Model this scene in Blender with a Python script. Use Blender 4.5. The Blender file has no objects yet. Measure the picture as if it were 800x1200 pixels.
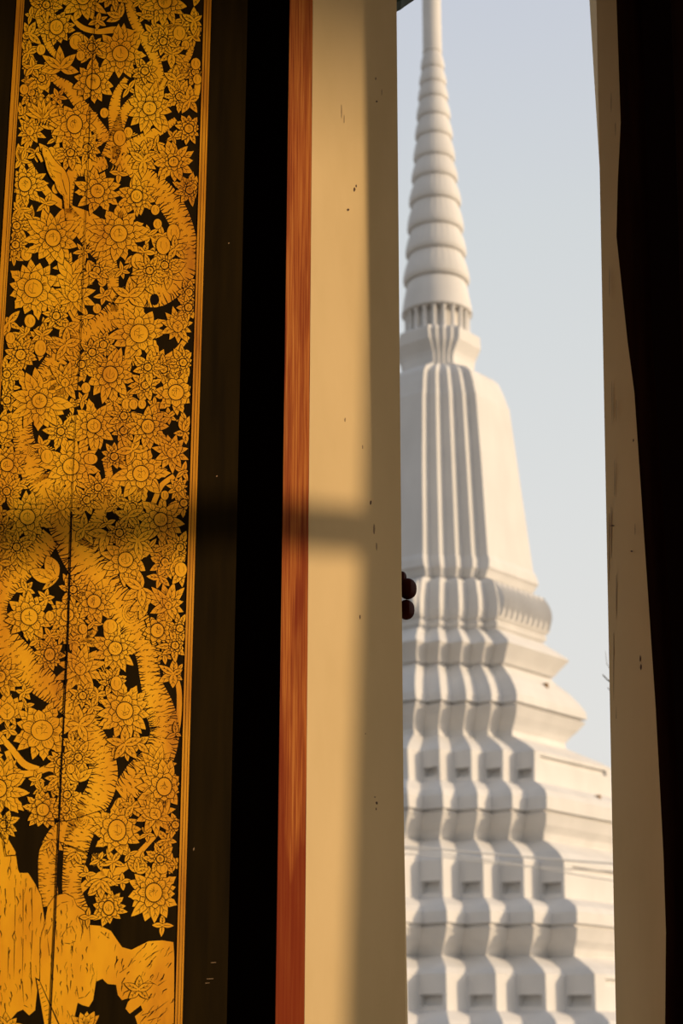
import bpy, bmesh, math, random
from mathutils import Vector
random.seed(11)
S = bpy.context.scene
C = bpy.context.collection
sin, cos, pi, rad = math.sin, math.cos, math.pi, math.radians

# ------------------------------------------------------------------ camera
CAMP = Vector((0, 0, 1.6)); PITCH = rad(17.5); F = 2050.0
FW = Vector((0, cos(PITCH), sin(PITCH))); UP = Vector((0, -sin(PITCH), cos(PITCH))); RT = Vector((1, 0, 0))
cd = bpy.data.cameras.new('camera'); cam = bpy.data.objects.new('camera', cd); C.objects.link(cam)
cam.location = CAMP; cam.rotation_euler = (pi/2 + PITCH, 0, 0)
cd.sensor_fit = 'HORIZONTAL'; cd.sensor_width = 24; cd.lens = F*24/800
cd.clip_start = .05; cd.clip_end = 2000
cd.dof.use_dof = True; cd.dof.focus_distance = 4.2/cos(PITCH); cd.dof.aperture_fstop = 5.4
S.camera = cam

def ray(px, py): return FW + RT*((px-400)/F) + UP*((600-py)/F)
def hit(px, py, a, b):                       # photo point -> vertical plane through the plan points a, b
    d = ray(px, py); n = Vector((-(b[1]-a[1]), b[0]-a[0], 0))
    t = (n.x*a[0] + n.y*a[1]) / n.dot(d)
    return CAMP + d*t

# ------------------------------------------------------------------ sun
SAZ, SEL = rad(12), rad(12.5)
SUN = Vector((cos(SAZ)*cos(SEL), -sin(SAZ)*cos(SEL), sin(SEL)))

# ------------------------------------------------------------------ helpers
def tag(o, label=None, cat=None, group=None, kind=None):
    if label: o['label'] = label
    if cat: o['category'] = cat
    if group: o['group'] = group
    if kind: o['kind'] = kind
    return o
def link(name, me, mats, parent=None):
    for m in (mats if isinstance(mats, (list, tuple)) else [mats]): me.materials.append(m)
    o = bpy.data.objects.new(name, me); C.objects.link(o)
    if parent: o.parent = parent; o.matrix_parent_inverse = parent.matrix_world.inverted()
    return o
def empty(name, loc=(0, 0, 0)):
    o = bpy.data.objects.new(name, None); C.objects.link(o); o.location = loc
    o.empty_display_size = .1
    bpy.context.view_layer.update()
    return o
class MB:
    def __init__(s): s.v = []; s.f = []; s.m = []
    def add(s, pts, faces, mat=0):
        n = len(s.v); s.v += [tuple(p) for p in pts]
        for f in faces: s.f.append([n+i for i in f]); s.m.append(mat)
    def box(s, a, b, mat=0):
        x0, y0, z0 = a; x1, y1, z1 = b
        p = [(x, y, z) for z in (z0, z1) for y in (y0, y1) for x in (x0, x1)]
        s.add(p, [(0, 2, 3, 1), (4, 5, 7, 6), (0, 1, 5, 4), (1, 3, 7, 5), (3, 2, 6, 7), (2, 0, 4, 6)], mat)
    def prism(s, lo, hi, mats=None):
        n = len(lo); s.add(list(lo)+list(hi), [])
        k = len(s.v)-2*n
        for i in range(n):
            j = (i+1) % n; s.f.append([k+i, k+j, k+n+j, k+n+i]); s.m.append(mats[i] if mats else 0)
        s.f.append([k+i for i in range(n)][::-1]); s.m.append(0)
        s.f.append([k+n+i for i in range(n)]); s.m.append(0)
    def lathe(s, c, prof, n=48, fn=None, mat=0):
        k = len(s.v)
        for (r, z) in prof:
            for i in range(n):
                t = 2*pi*i/n; q = r + (fn(t, r, z) if fn else 0)
                s.v.append((c[0]+q*cos(t), c[1]+q*sin(t), z))
        for j in range(len(prof)-1):
            for i in range(n):
                i2 = (i+1) % n
                s.f.append([k+j*n+i, k+j*n+i2, k+(j+1)*n+i2, k+(j+1)*n+i]); s.m.append(mat)
        s.f.append([k+i for i in range(n)][::-1]); s.m.append(mat)
        s.f.append([k+(len(prof)-1)*n+i for i in range(n)]); s.m.append(mat)
    def build(s, name, mats, parent=None, smooth=False, fix=True):
        me = bpy.data.meshes.new(name); me.from_pydata(s.v, [], s.f)
        me.polygons.foreach_set('material_index', s.m)
        if smooth: me.polygons.foreach_set('use_smooth', [True]*len(s.f))
        me.update()
        if fix:
            bm = bmesh.new(); bm.from_mesh(me); bmesh.ops.recalc_face_normals(bm, faces=bm.faces); bm.to_mesh(me); bm.free()
        if smooth:
            try: me.set_sharp_from_angle(angle=rad(40))
            except Exception: pass
        return link(name, me, mats, parent)

# ------------------------------------------------------------------ materials
def mat(name, base, rough=.6, metal=0., spec=.5):
    m = bpy.data.materials.new(name); m.use_nodes = True
    b = m.node_tree.nodes['Principled BSDF']
    b.inputs['Base Color'].default_value = (*base, 1); b.inputs['Roughness'].default_value = rough
    b.inputs['Metallic'].default_value = metal; b.inputs['Specular IOR Level'].default_value = spec
    return m
def noisy(m, cols, scale=(8, 8, 8), detail=4, bump=0., nscale=1., dist=.02, rough=None, distort=0.):
    """cols: [(pos, rgb), ...] ramp over stretched object-space noise"""
    nt = m.node_tree; N = nt.nodes; L = nt.links; b = N['Principled BSDF']
    tc = N.new('ShaderNodeTexCoord'); mp = N.new('ShaderNodeMapping'); mp.inputs['Scale'].default_value = scale
    nz = N.new('ShaderNodeTexNoise'); nz.inputs['Scale'].default_value = nscale; nz.inputs['Detail'].default_value = detail
    nz.inputs['Distortion'].default_value = distort
    rp = N.new('ShaderNodeValToRGB'); e = rp.color_ramp.elements
    while len(e) < len(cols): e.new(.5)
    for i, (p, c) in enumerate(cols): e[i].position = p; e[i].color = (*c, 1)
    L.new(tc.outputs['Object'], mp.inputs[0]); L.new(mp.outputs[0], nz.inputs['Vector']); L.new(nz.outputs['Fac'], rp.inputs[0])
    L.new(rp.outputs[0], b.inputs['Base Color'])
    if bump:
        bp = N.new('ShaderNodeBump'); bp.inputs['Strength'].default_value = bump; bp.inputs['Distance'].default_value = dist
        L.new(nz.outputs['Fac'], bp.inputs['Height']); L.new(bp.outputs[0], b.inputs['Normal'])
    return rp, nz, mp
M = {}
M['white'] = mat('white_limewash', (.8, .79, .77), .85, spec=.2)
noisy(M['white'], [(.3, (.68, .67, .655)), (.7, (.76, .75, .735))], (1.2, 1.2, .5), 5)
M['cream'] = mat('cream_plaster', (.80, .56, .27), .8, spec=.2)
noisy(M['cream'], [(.25, (.66, .48, .235)), (.5, (.72, .53, .27)), (.75, (.76, .56, .29))], (5, 5, 2.0), 5, bump=.10, dist=.01)
M['chip'] = mat('dark_plaster_chip', (.09, .04, .02), .9)
M['crack'] = mat('plaster_crack', (.30, .19, .10), .9)
M['rednote'] = None
M['red'] = mat('worn_red_lacquer_wood', (.4, .1, .03), .6, spec=.05)
rp, nz, mp = noisy(M['red'], [(.28, (.17, .028, .005)), (.45, (.30, .070, .012)), (.6, (.42, .135, .024)), (.8, (.54, .22, .05))], (170, 170, 4), 7, bump=.12, dist=.004, distort=.3)
def red_patches():
    nt = M['red'].node_tree; N = nt.nodes; L = nt.links; b = N['Principled BSDF']
    tc = N.new('ShaderNodeTexCoord'); mp2 = N.new('ShaderNodeMapping'); mp2.inputs['Scale'].default_value = (14, 14, 2.3)
    n2 = N.new('ShaderNodeTexNoise'); n2.inputs['Scale'].default_value = 1; n2.inputs['Detail'].default_value = 3
    r2 = N.new('ShaderNodeValToRGB'); r2.color_ramp.elements[0].position = .42; r2.color_ramp.elements[1].position = .60
    mq = N.new('ShaderNodeMath'); mq.operation = 'MULTIPLY'; mq.inputs[1].default_value = .82
    mx = N.new('ShaderNodeMixRGB'); mx.blend_type = 'MIX'; mx.inputs[2].default_value = (.17, .018, .002, 1)
    L.new(tc.outputs['Object'], mp2.inputs[0]); L.new(mp2.outputs[0], n2.inputs['Vector'])
    # more of the old red lacquer survives low on the post
    sp = N.new('ShaderNodeSeparateXYZ'); mr = N.new('ShaderNodeMapRange'); mr.inputs['From Min'].default_value = 2.45; mr.inputs['From Max'].default_value = 1.75
    mr.inputs['To Min'].default_value = -.12; mr.inputs['To Max'].default_value = .28; an = N.new('ShaderNodeMath'); an.operation = 'ADD'
    L.new(tc.outputs['Object'], sp.inputs[0]); L.new(sp.outputs['Z'], mr.inputs['Value']); L.new(mr.outputs[0], an.inputs[1])
    L.new(n2.outputs['Fac'], an.inputs[0]); L.new(an.outputs[0], r2.inputs[0])
    L.new(r2.outputs[0], mq.inputs[0]); L.new(mq.outputs[0], mx.inputs[0]); L.new(rp.outputs[0], mx.inputs[1]); L.new(mx.outputs[0], b.inputs['Base Color'])
red_patches()
M['lacquer'] = mat('black_lacquer', (.022, .013, .004), .7, spec=.03)
noisy(M['lacquer'], [(.3, (.010, .0055, .0006)), (.7, (.020, .011, .0012))], (30, 30, 3), 4)
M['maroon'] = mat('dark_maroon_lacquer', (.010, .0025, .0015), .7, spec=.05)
M['brown'] = mat('dark_brown_shutter_wood', (.035, .012, .006), .7, spec=.05)
noisy(M['brown'], [(.3, (.022, .006, .003)), (.7, (.042, .014, .006))], (40, 40, 3), 4)
M['ink'] = mat('black_lacquer_lines', (.008, .003, .001), .7, spec=.06)
M['gold'] = mat('gold_leaf', (.8, .36, .03), .5, metal=.1, spec=.1)
g1, gz, gm = noisy(M['gold'], [(.24, (.42, .13, .003)), (.38, (.74, .30, .004)), (.58, (.90, .425, .006)), (.80, (.97, .52, .012))], (9, 9, 4), 6)
M['goldstrip'] = mat('gold_leaf_border', (.8, .36, .03), .5, metal=.1, spec=.1)
noisy(M['goldstrip'], [(.25, (.38, .12, .004)), (.5, (.62, .25, .006)), (.8, (.76, .34, .01))], (20, 20, 5), 5)
M['darkred'] = mat('dark_red_carving', (.05, .006, .002), .6, spec=.1)
M['green'] = mat('dark_green_paint', (.015, .04, .025), .6)
M['paving'] = mat('pale_courtyard_paving', (.2, .17, .12), .9)
noisy(M['paving'], [(.3, (.20, .16, .11)), (.7, (.27, .22, .16))], (.5, .5, .5), 4)
M['floor'] = mat('dark_wood_floor', (.10, .06, .03), .6)
noisy(M['floor'], [(.3, (.08, .045, .02)), (.7, (.14, .08, .04))], (2, 12, 2), 4)
M['room'] = mat('dark_interior_plaster', (.16, .10, .06), .9)
M['ceil'] = mat('dark_red_ceiling', (.06, .02, .012), .8)
M['cable'] = mat('pale_grey_cable', (.80, .79, .76), .6)
M['twig'] = mat('grey_green_twig', (.10, .10, .07), .8)
M['gap'] = mat('shaded_niche_plaster', (.78, .77, .74), .9)

# ------------------------------------------------------------------ the opening (window_1), its jambs and the wall
def xyat(px, y): return ((px-400)/(F*cos(PITCH))*y, y)
Q1 = xyat(331.5, 4.12); Q2 = xyat(362.5, 4.20); Q3 = xyat(471, 4.45)
R1 = xyat(786, 4.285); R2 = xyat(710, 4.60)
Z0, Z1 = 1.0, 4.95
def edge(pt, pb, a, b):
    """slightly leaning upright edge, given where it crosses the top and bottom of the frame"""
    A = hit(pt, 0, a, b); B = hit(pb, 1200, a, b)
    def at(z):
        t = (z-B.z)/(A.z-B.z); return B.lerp(A, t)
    return at
e1 = edge(339.5, 322.5, Q1, Q2); e2 = edge(366.5, 356.5, Q1, Q2); e3 = edge(464.5, 475.0, Q2, Q3)
e4 = edge(698.5, 721.5, R1, R2); e5 = lambda z: Vector((.80+.10*(z-1.6)/3.0, 4.325, z))
def V(x, y, z): return Vector((x, y, z))

win = empty('window_1', (.35, 4.4, Z0)); tag(win, kind='structure')
# painted frame post: lit red edge, dark maroon side
mb = MB()
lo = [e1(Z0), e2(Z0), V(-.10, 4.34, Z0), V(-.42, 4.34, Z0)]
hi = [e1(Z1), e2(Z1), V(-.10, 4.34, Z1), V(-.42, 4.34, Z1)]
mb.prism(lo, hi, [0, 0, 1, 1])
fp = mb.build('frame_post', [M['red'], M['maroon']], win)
fp['label'] = 'worn red-brown lacquered wooden window post'
bv = fp.modifiers.new('b', 'BEVEL'); bv.width = .0022; bv.segments = 2
# left jamb (splayed cream reveal) with chips
mb = MB()
def sub(a, b, n, z): return [a(z).lerp(b(z), i/n) for i in range(n+1)]
lo = [e2(Z0)+V(.0003, .0005, 0), e3(Z0), V(.17, 4.50, Z0), V(-.40, 4.50, Z0), V(-.40, 4.345, Z0)]
hi = [e2(Z1)+V(.0003, .0005, 0), e3(Z1), V(.135, 4.50, Z1), V(-.40, 4.50, Z1), V(-.40, 4.345, Z1)]
mb.prism(lo, hi)
def chips(mb, a, b, spots, off):
    nrm = Vector((b[1]-a[1], -(b[0]-a[0]), 0)).normalized()
    if nrm.y > 0: nrm = -nrm
    for (px, py, w, h, m) in spots:
        k = 7; ph = random.random()*6
        pts = [hit(px + w*cos(2*pi*i/k+ph)*(.7+.5*random.random()), py + h*sin(2*pi*i/k+ph)*(.7+.5*random.random()), a, b) + nrm*off for i in range(k)]
        mb.add(pts, [list(range(k))], m)
chips(mb, Q2, Q3, [(415, 222, 1.3, 3, 1), (417, 218, .9, 2, 1), (407.5, 246, 1.5, 1.5, 1), (404, 492, .8, 3, 2), (424.5, 524, .8, 3, 2), (434, 589, 1.2, 3, 1), (421.5, 723, .9, 3, 1),
      (440, 92, 1, 2, 2), (441, 119, 1.2, 1.2, 1), (441, 941, 1.5, 2.2, 1), (439, 934, 1.0, 1.2, 2), (440.5, 948, .7, 1.5, 1), (417, 980, 1.5, 2.5, 1), (412, 1037, 1.8, 2.5, 1), (412, 1044, 1.3, 3, 1),
      (413.5, 1090, .8, 1, 1), (416, 885, .6, .6, 2), (428, 860, .6, 1.2, 2), (447, 108, .5, 4, 2), (438, 620, 1.2, 6, 2), (441, 640, .8, 5, 2), (418, 878, 1, 4, 2), (400, 130, .6, 9, 2), (403, 140, .5, 6, 2)], .0004)
lj = mb.build('jamb', [M['cream'], M['chip'], M['crack']], win); lj['label'] = 'broad splayed cream plaster jamb on the left'
# right jamb (shaded cream reveal) with long cracks
mb = MB()
rows = []
for i in range(25):
    z = Z0+(Z1-Z0)*i/24; rows.append([e5(z), e4(z), V(.80-.04*i/24, 4.66, z), V(1.25, 4.66, z), V(1.25, 4.36, z)])
mb.v = [tuple(p) for r in rows for p in r]
for i in range(24):
    for k in range(5): mb.f.append([5*i+k, 5*i+(k+1) % 5, 5*i+5+(k+1) % 5, 5*i+5+k]); mb.m.append(0)
mb.f += [[0, 1, 2, 3, 4], [124, 123, 122, 121, 120]]; mb.m += [0, 0]
sp = []
for (px, py, h) in [(716, 120, 12), (721, 150, 10), (714, 330, 20), (717, 470, 26), (720, 560, 22), (716, 620, 40), (713.5, 640, 50), (722, 700, 26), (719, 780, 40), (722, 860, 30), (729, 900, 26),
                    (731, 1010, 34), (733, 1060, 22), (724, 1100, 30), (740, 1040, 12), (744, 620, 8), (726, 960, 22), (748, 790, 5), (722, 480, 14)]:
    sp.append((px, py, .45, h, 2))
sp += [(751, 782, 1.2, 4, 1), (745, 834, 2.2, 3, 1), (750, 772, .8, 4, 1), (768, 914, 1.0, 2, 1), (742, 516, 1, 2, 1), (740, 646, 1.4, 1, 1), (717, 616, 3, .7, 1)]
chips(mb, R1, R2, sp, .0004)
rj = mb.build('jamb', [M['cream'], M['chip'], M['crack']], win); rj['label'] = 'narrow shaded cream plaster jamb on the right'
# lintel and sill of the opening
mb = MB(); mb.box((-.42, 4.20, Z1), (1.25, 4.66, Z1+.3)); mb.build('lintel', M['cream'], win)
mb = MB(); mb.box((-.42, 4.20, Z0-.12), (1.25, 4.72, Z0)); mb.build('window_sill', M['cream'], win)
# dark green scalloped moulding outside, over the left jamb
P = [hit(px, py, (0, 4.53), (1, 4.53)) for px, py in ((452, 6), (462, 4.6), (466, 2.0), (470, .2), (474, -3), (520, -34), (600, -62), (700, -80), (700, -120), (440, -120))]
mb = MB(); mb.prism(P, [p+V(0, .05, 0) for p in P]); hm = mb.build('head_moulding', M['green'], win); hm['label'] = 'dark green moulding over the opening'

# wall around
mb = MB()
mb.box((-5.2, 4.345, -1), (-.42, 4.75, 7)); mb.box((1.25, 4.16, -1), (3.7, 4.66, 7))
mb.box((-.42, 4.345, -1), (1.25, 4.66, Z0-.12)); mb.box((-.42, 4.345, Z1+.3), (1.25, 4.66, 7))
tag(mb.build('wall_front', M['room']), kind='structure')
mb = MB(); mb.box((-5.2, -4.2, -.2), (3.7, 4.345, 0)); tag(mb.build('floor', M['floor']), kind='structure')
mb = MB(); mb.box((-5.2, -4.2, 6.6), (3.7, 4.16, 6.8)); tag(mb.build('ceiling', M['ceil']), kind='structure')
mb = MB(); mb.box((-5.4, -4.2, -1), (-5.2, 4.75, 7)); tag(mb.build('wall_left', M['room']), kind='structure')
mb = MB(); mb.box((-5.4, -4.4, -1), (3.7, -4.2, 7)); tag(mb.build('wall_back', M['room']), kind='structure')
# right wall with the broad side opening the low sun comes through
XW = 3.5
def to_wall(px, py, a, b):
    p = hit(px, py, a, b); t = (XW-p.x)/SUN.x; return p + SUN*t
wt = to_wall(440, 60, Q2, Q3); wb = to_wall(405, 1150, Q2, Q3)
def wy(z): return wb.y + (wt.y-wb.y)*(z-wb.z)/(wt.z-wb.z)
ZA, ZB, YF = .8, 5.75, -1.6
mb = MB()
for x0, x1 in ((XW, XW+.2),):
    mb.prism([V(x0, wy(ZA), ZA), V(x1, wy(ZA)+.06, ZA), V(x1, 4.16, ZA), V(x0, 4.16, ZA)],
             [V(x0, wy(ZB), ZB), V(x1, wy(ZB)+.06, ZB), V(x1, 4.16, ZB), V(x0, 4.16, ZB)])
    mb.box((x0, -4.2, ZA), (x1, YF, ZB)); mb.box((x0, -4.2, -1), (x1, 4.16, ZA)); mb.box((x0, -4.2, ZB), (x1, 4.16, 7))
tag(mb.build('wall_right', M['room']), kind='structure')
w2 = empty('window_2', (XW, 1.1, ZA)); tag(w2, kind='structure')
pb = to_wall(130, 612, xyat(277, 4.02), (xyat(277, 4.02)[0]-.88, 4.02-.475))
mb = MB(); mb.box((XW+.02, YF, pb.z-.058), (XW+.08, wy(pb.z), pb.z+.058)); mb.build('glazing_bar', M['brown'], w2)

# dark frame leaf folded against the right jamb
RA = xyat(722, 4.262); RB = (RA[0]+.5, RA[1]-.15)
shut = empty('window_shutter', (RA[0]+.2, RA[1]-.05, Z0))
tag(shut, 'almost black unlit wooden shutter folded back against the right jamb', 'shutter')
Pp = [(716, -260), (722, 0), (727, 143), (723.5, 215), (722, 277), (735, 400), (743, 460), (757, 667), (768, 830), (777, 1000), (780, 1093), (779, 1200), (778, 1500)]
Pp = [(a, max(b, -230)) for a, b in Pp]
pts = [hit(a, b, RA, RB) for a, b in Pp]; outr = [hit(930, b, RA, RB) for a, b in Pp]
mb = MB(); back = V(.006, .02, 0)
n = len(pts)
mb.add(pts+outr+[p+back for p in pts]+[p+back for p in outr], [])
for i in range(n-1):
    mb.f += [[i, i+1, n+i+1, n+i], [2*n+i, 3*n+i, 3*n+i+1, 2*n+i+1], [i, 2*n+i, 2*n+i+1, i+1], [n+i, n+i+1, 3*n+i+1, 3*n+i]]; mb.m += [0]*4
mb.f += [[0, n, 3*n, 2*n], [n-1, 3*n-1, 4*n-1, 2*n-1][::-1]]; mb.m += [0, 0]
mb.f[-1] = [n-1, 2*n-1, 4*n-1, 3*n-1]
mb.build('shutter_board', M['brown'], shut)
nr = Vector((RB[1]-RA[1], -(RB[0]-RA[0]), 0)).normalized()
mb = MB()
st = [(748, -230), (752, 0), (758, 150), (765, 400), (782, 667), (800, 1000), (806, 1500)]
a = [hit(p, q, RA, RB) for p, q in st]; b = [hit(p+34, q, RA, RB) for p, q in st]
for i in range(len(st)-1):
    mb.add([a[i], b[i], b[i+1], a[i+1], a[i]+nr*.016, b[i]+nr*.016, b[i+1]+nr*.016, a[i+1]+nr*.016],
           [(0, 3, 2, 1), (4, 5, 6, 7), (0, 4, 7, 3), (1, 2, 6, 5)])
mb.build('shutter_stile', M['maroon'], shut)

# ------------------------------------------------------------------ gilded leaf on the left
LA = xyat(277, 4.02); LB = (LA[0]-.88, LA[1]-.475)
LN = Vector((LB[1]-LA[1], -(LB[0]-LA[0]), 0)).normalized()
if LN.y > 0: LN = -LN
leaf = empty('window_shutter', (LA[0]-.3, LA[1]-.16, Z0))
tag(leaf, 'black lacquered shutter leaf covered in gold leaf flowers and gnarled trees, in sunlight', 'shutter')
def lin(y, pts):
    for (y0, x0), (y1, x1) in zip(pts, pts[1:]):
        if y <= y1 or (y1, x1) == pts[-1]: return x0+(x1-x0)*(y-y0)/(y1-y0)
BR = [(0, 289), (400, 277), (800, 270), (1200, 264)]         # right edge of the leaf
GR = [(0, 247.3), (400, 235.5), (800, 223.8), (1200, 213)]   # right edge of the gold border
GL = [(0, 19.3), (300, .8), (1200, -53)]                     # left edge of the gold border
def LP(px, py, k=0.): return hit(px, py, LA, LB) + LN*(k*2e-5)
mb = MB()
T, B_ = -130, 1460
c4 = [LP(lin(T, GL)-44, T), LP(lin(T, BR), T), LP(lin(B_, BR), B_), LP(lin(B_, GL)-40, B_)]
mb.prism(c4, [p-LN*.045 for p in c4])
bd = mb.build('shutter_board', M['lacquer'], leaf)
mb = MB()
def strip(mb, f0, f1, k, m, y0=T, y1=B_):
    n = 14
    for i in range(n):
        a, b = y0+(y1-y0)*i/n, y0+(y1-y0)*(i+1)/n
        mb.add([LP(f0(a), a, k), LP(f1(a), a, k), LP(f1(b), b, k), LP(f0(b), b, k)], [(0, 1, 2, 3)], m)
strip(mb, lambda y: lin(y, GR)-8.6, lambda y: lin(y, GR), 100, 0)
strip(mb, lambda y: lin(y, GR)-6.2, lambda y: lin(y, GR)-5.5, 103, 1)
strip(mb, lambda y: lin(y, GR)-2.6, lambda y: lin(y, GR)-2.1, 103, 1)
mb.build('gilded_border', [M['goldstrip'], M['ink']], leaf, fix=False)
mb = MB()
strip(mb, lambda y: lin(y, GL), lambda y: lin(y, GL)+9, 100, 0)
strip(mb, lambda y: lin(y, GL)+4.4, lambda y: lin(y, GL)+5.0, 103, 1)
strip(mb, lambda y: lin(y, GL)+7.2, lambda y: lin(y, GL)+7.7, 103, 1)
mb.build('gilded_border', [M['goldstrip'], M['ink']], leaf, fix=False)

G = MB()
def poly(pts, k, m): G.add([LP(x, y, k) for x, y in pts], [list(range(len(pts)))], m)
def grow(pts, w):
    cx = sum(p[0] for p in pts)/len(pts); cy = sum(p[1] for p in pts)/len(pts); o = []
    for x, y in pts:
        d = math.hypot(x-cx, y-cy) or 1; o.append((x+(x-cx)/d*w, y+(y-cy)/d*w))
    return o
def ol(pts, k, w=.85): poly(grow(pts, w), k, 1); poly(pts, k+1, 0)
def stroke(x0, y0, x1, y1, w, k, bend=0., m=1):
    dx, dy = x1-x0, y1-y0; L = math.hypot(dx, dy) or 1; nx, ny = -dy/L, dx/L
    mx, my = (x0+x1)/2+nx*bend*L, (y0+y1)/2+ny*bend*L
    poly([(x0+nx*w/2, y0+ny*w/2), (mx+nx*w*.45, my+ny*w*.45), (x1, y1), (mx-nx*w*.45, my-ny*w*.45), (x0-nx*w/2, y0-ny*w/2)], k, m)
def circ(cx, cy, rx, ry, n=18): return [(cx+rx*cos(2*pi*i/n), cy+ry*sin(2*pi*i/n)) for i in range(n)]
def petal(x, y, a, L, W, k, pointed=True, vein=True, bend=0., serr=False):
    """one leaf shape from (x,y) along angle a"""
    for _ in range(12):
        tx, ty = x+cos(a)*L*1.02, y+sin(a)*L*1.02
        if lin(ty, GL)+10.5 < tx < lin(ty, GR)-10: break
        L *= .88; W *= .95
    ca, sa = cos(a), sin(a); n = 7; l = []; r = []
    for i in range(n+1):
        t = i/n
        w = W*(sin(pi*min(1, t*.92+.08))**.8 if not pointed else (sin(pi*(t**.75))**.9 if 0 < t < 1 else 0))
        if i == 0: w = W*.35
        if serr and 1 < i < n: w *= (1.12 if i % 2 else .84)
        c = bend*L*(t*t)
        l.append((x+ca*L*t-sa*(w+c), y+sa*L*t+ca*(w+c))); r.append((x+ca*L*t-sa*(-w+c), y+sa*L*t+ca*(-w+c)))
    if pointed: r = r[:-1]
    pts = l+r[::-1]
    ol(pts, k)
    if vein:
        c = bend*L
        stroke(x+ca*L*.12, y+sa*L*.12, x+ca*L*.82-sa*c*.65, y+sa*L*.82+ca*c*.65, .7, k+2)
        if W > 3.1:
            for s in (-1, 1):
                for t in ((.3, .55) if L > 11 else (.4,)):
                    stroke(x+ca*L*t, y+sa*L*t, x+ca*L*(t+.24)-sa*s*W*.62, y+sa*L*(t+.24)+ca*s*W*.62, .55, k+2)
K0 = 12
nf = [0]
def flower(cx, cy, rc, ro, ry=1.0, n=None, full=True, droop=0):
    nf[0] += 1; k = K0 + (nf[0] % 4)*18
    n = n or random.choice((12, 13, 14, 15)); a0 = random.random()*6
    for i in range(n):
        a = a0+2*pi*i/n+random.uniform(-.1, .1)
        L = (ro-rc*.9)*random.uniform(.78, 1.12)
        if droop and sin(a) > .3: L *= 1.15
        petal(cx+cos(a)*rc*.9, cy+sin(a)*rc*.9, a+random.uniform(-.2, .2), L, ro*random.uniform(.155, .205), k+(i % 2)*3, True, True, random.uniform(-.15, .15), random.random() < .4)
    ri = rc*1.85 if rc > 6 else rc*1.7
    q = random.choice((9, 10, 11)); a1 = random.random()
    for i in range(q):
        a = a1+2*pi*i/q; w = pi*ri/q*1.02
        petal(cx+cos(a)*rc*.6, cy+sin(a)*rc*.6, a, ri-rc*.6+.5, w, k+7+(i % 2)*2, False, False)
        for s in (-.35, 0, .35):
            aa = a+s*2*pi/q
            stroke(cx+cos(aa)*rc*1.1, cy+sin(aa)*rc*1.1, cx+cos(aa)*ri*.85, cy+sin(aa)*ri*.85, .45, k+11)
    poly(circ(cx, cy, rc+.9, (rc+.9)*ry), k+12, 1); poly(circ(cx, cy, rc-.25, (rc-.25)*ry), k+13, 0)
    r = rc*.55
    for i in range(6):
        a = random.random()*6; stroke(cx+r*cos(a), cy+r*sin(a), cx+r*cos(a+1.6), cy+r*sin(a+1.6), .5, k+14, .25*random.choice((-1, 1)))
    stroke(cx, cy-rc*.7, cx+random.uniform(-1, 1), cy+rc*.5, .5, k+14)
def lotus(cx, cy, rc, ro, up=-pi/2):
    """half-open bloom: leaves fanned out behind a scalloped cup"""
    nf[0] += 1; k = K0+(nf[0] % 4)*18
    for i, d in enumerate((-2.6, -2.0, -1.35, -.75, -.25, .25, .75, 1.35, 2.0, 2.6, 3.1)):
        petal(cx, cy, up+d, ro*random.uniform(.85, 1.1), ro*.19, k+(i % 2)*3)
    for i, d in enumerate((-1.5, -.9, -.3, .3, .9, 1.5)):
        petal(cx-cos(up)*rc*.5, cy-sin(up)*rc*.5, up+d*.55, rc*1.75, rc*.42, k+7+(i % 2)*2, False)
    petal(cx-cos(up)*rc*.7, cy-sin(up)*rc*.7, up, rc*1.3, rc*.6, k+12, False)
def star(cx, cy, L, n=5, a0=-pi/2, spread=2*pi, k=None):
    nf[0] += 1; k = k or (K0-6+(nf[0] % 4)*18)
    for i in range(n):
        a = a0 + spread*(i/n if spread > 6 else i/max(1, n-1)-.5) + random.uniform(-.12, .12)
        petal(cx, cy, a, L*random.uniform(.85, 1.1), L*random.uniform(.19, .25), k+(i % 2)*3)
def bud(cx, cy, r, ry=1.2):
    nf[0] += 1; k = K0+(nf[0] % 4)*18
    ol(circ(cx, cy, r, r*ry), k+4, .7); stroke(cx-.3*r, cy-r*.6, cx+.1*r, cy+r*.8, .5, k+6, .2); stroke(cx+.4*r, cy-r*.5, cx+.3*r, cy+r*.6, .4, k+6, -.2)
def smooth(pl, n=5):
    o = []
    P = [pl[0]]+pl+[pl[-1]]
    for i in range(1, len(P)-2):
        for j in range(n):
            t = j/n; a, b, c, d = P[i-1], P[i], P[i+1], P[i+2]
            o.append(tuple(.5*((2*b[q])+(-a[q]+c[q])*t+(2*a[q]-5*b[q]+4*c[q]-d[q])*t*t+(-a[q]+3*b[q]-3*c[q]+d[q])*t**3) for q in range(3)))
    o.append(pl[-1]); return o
trunks = []
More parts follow.
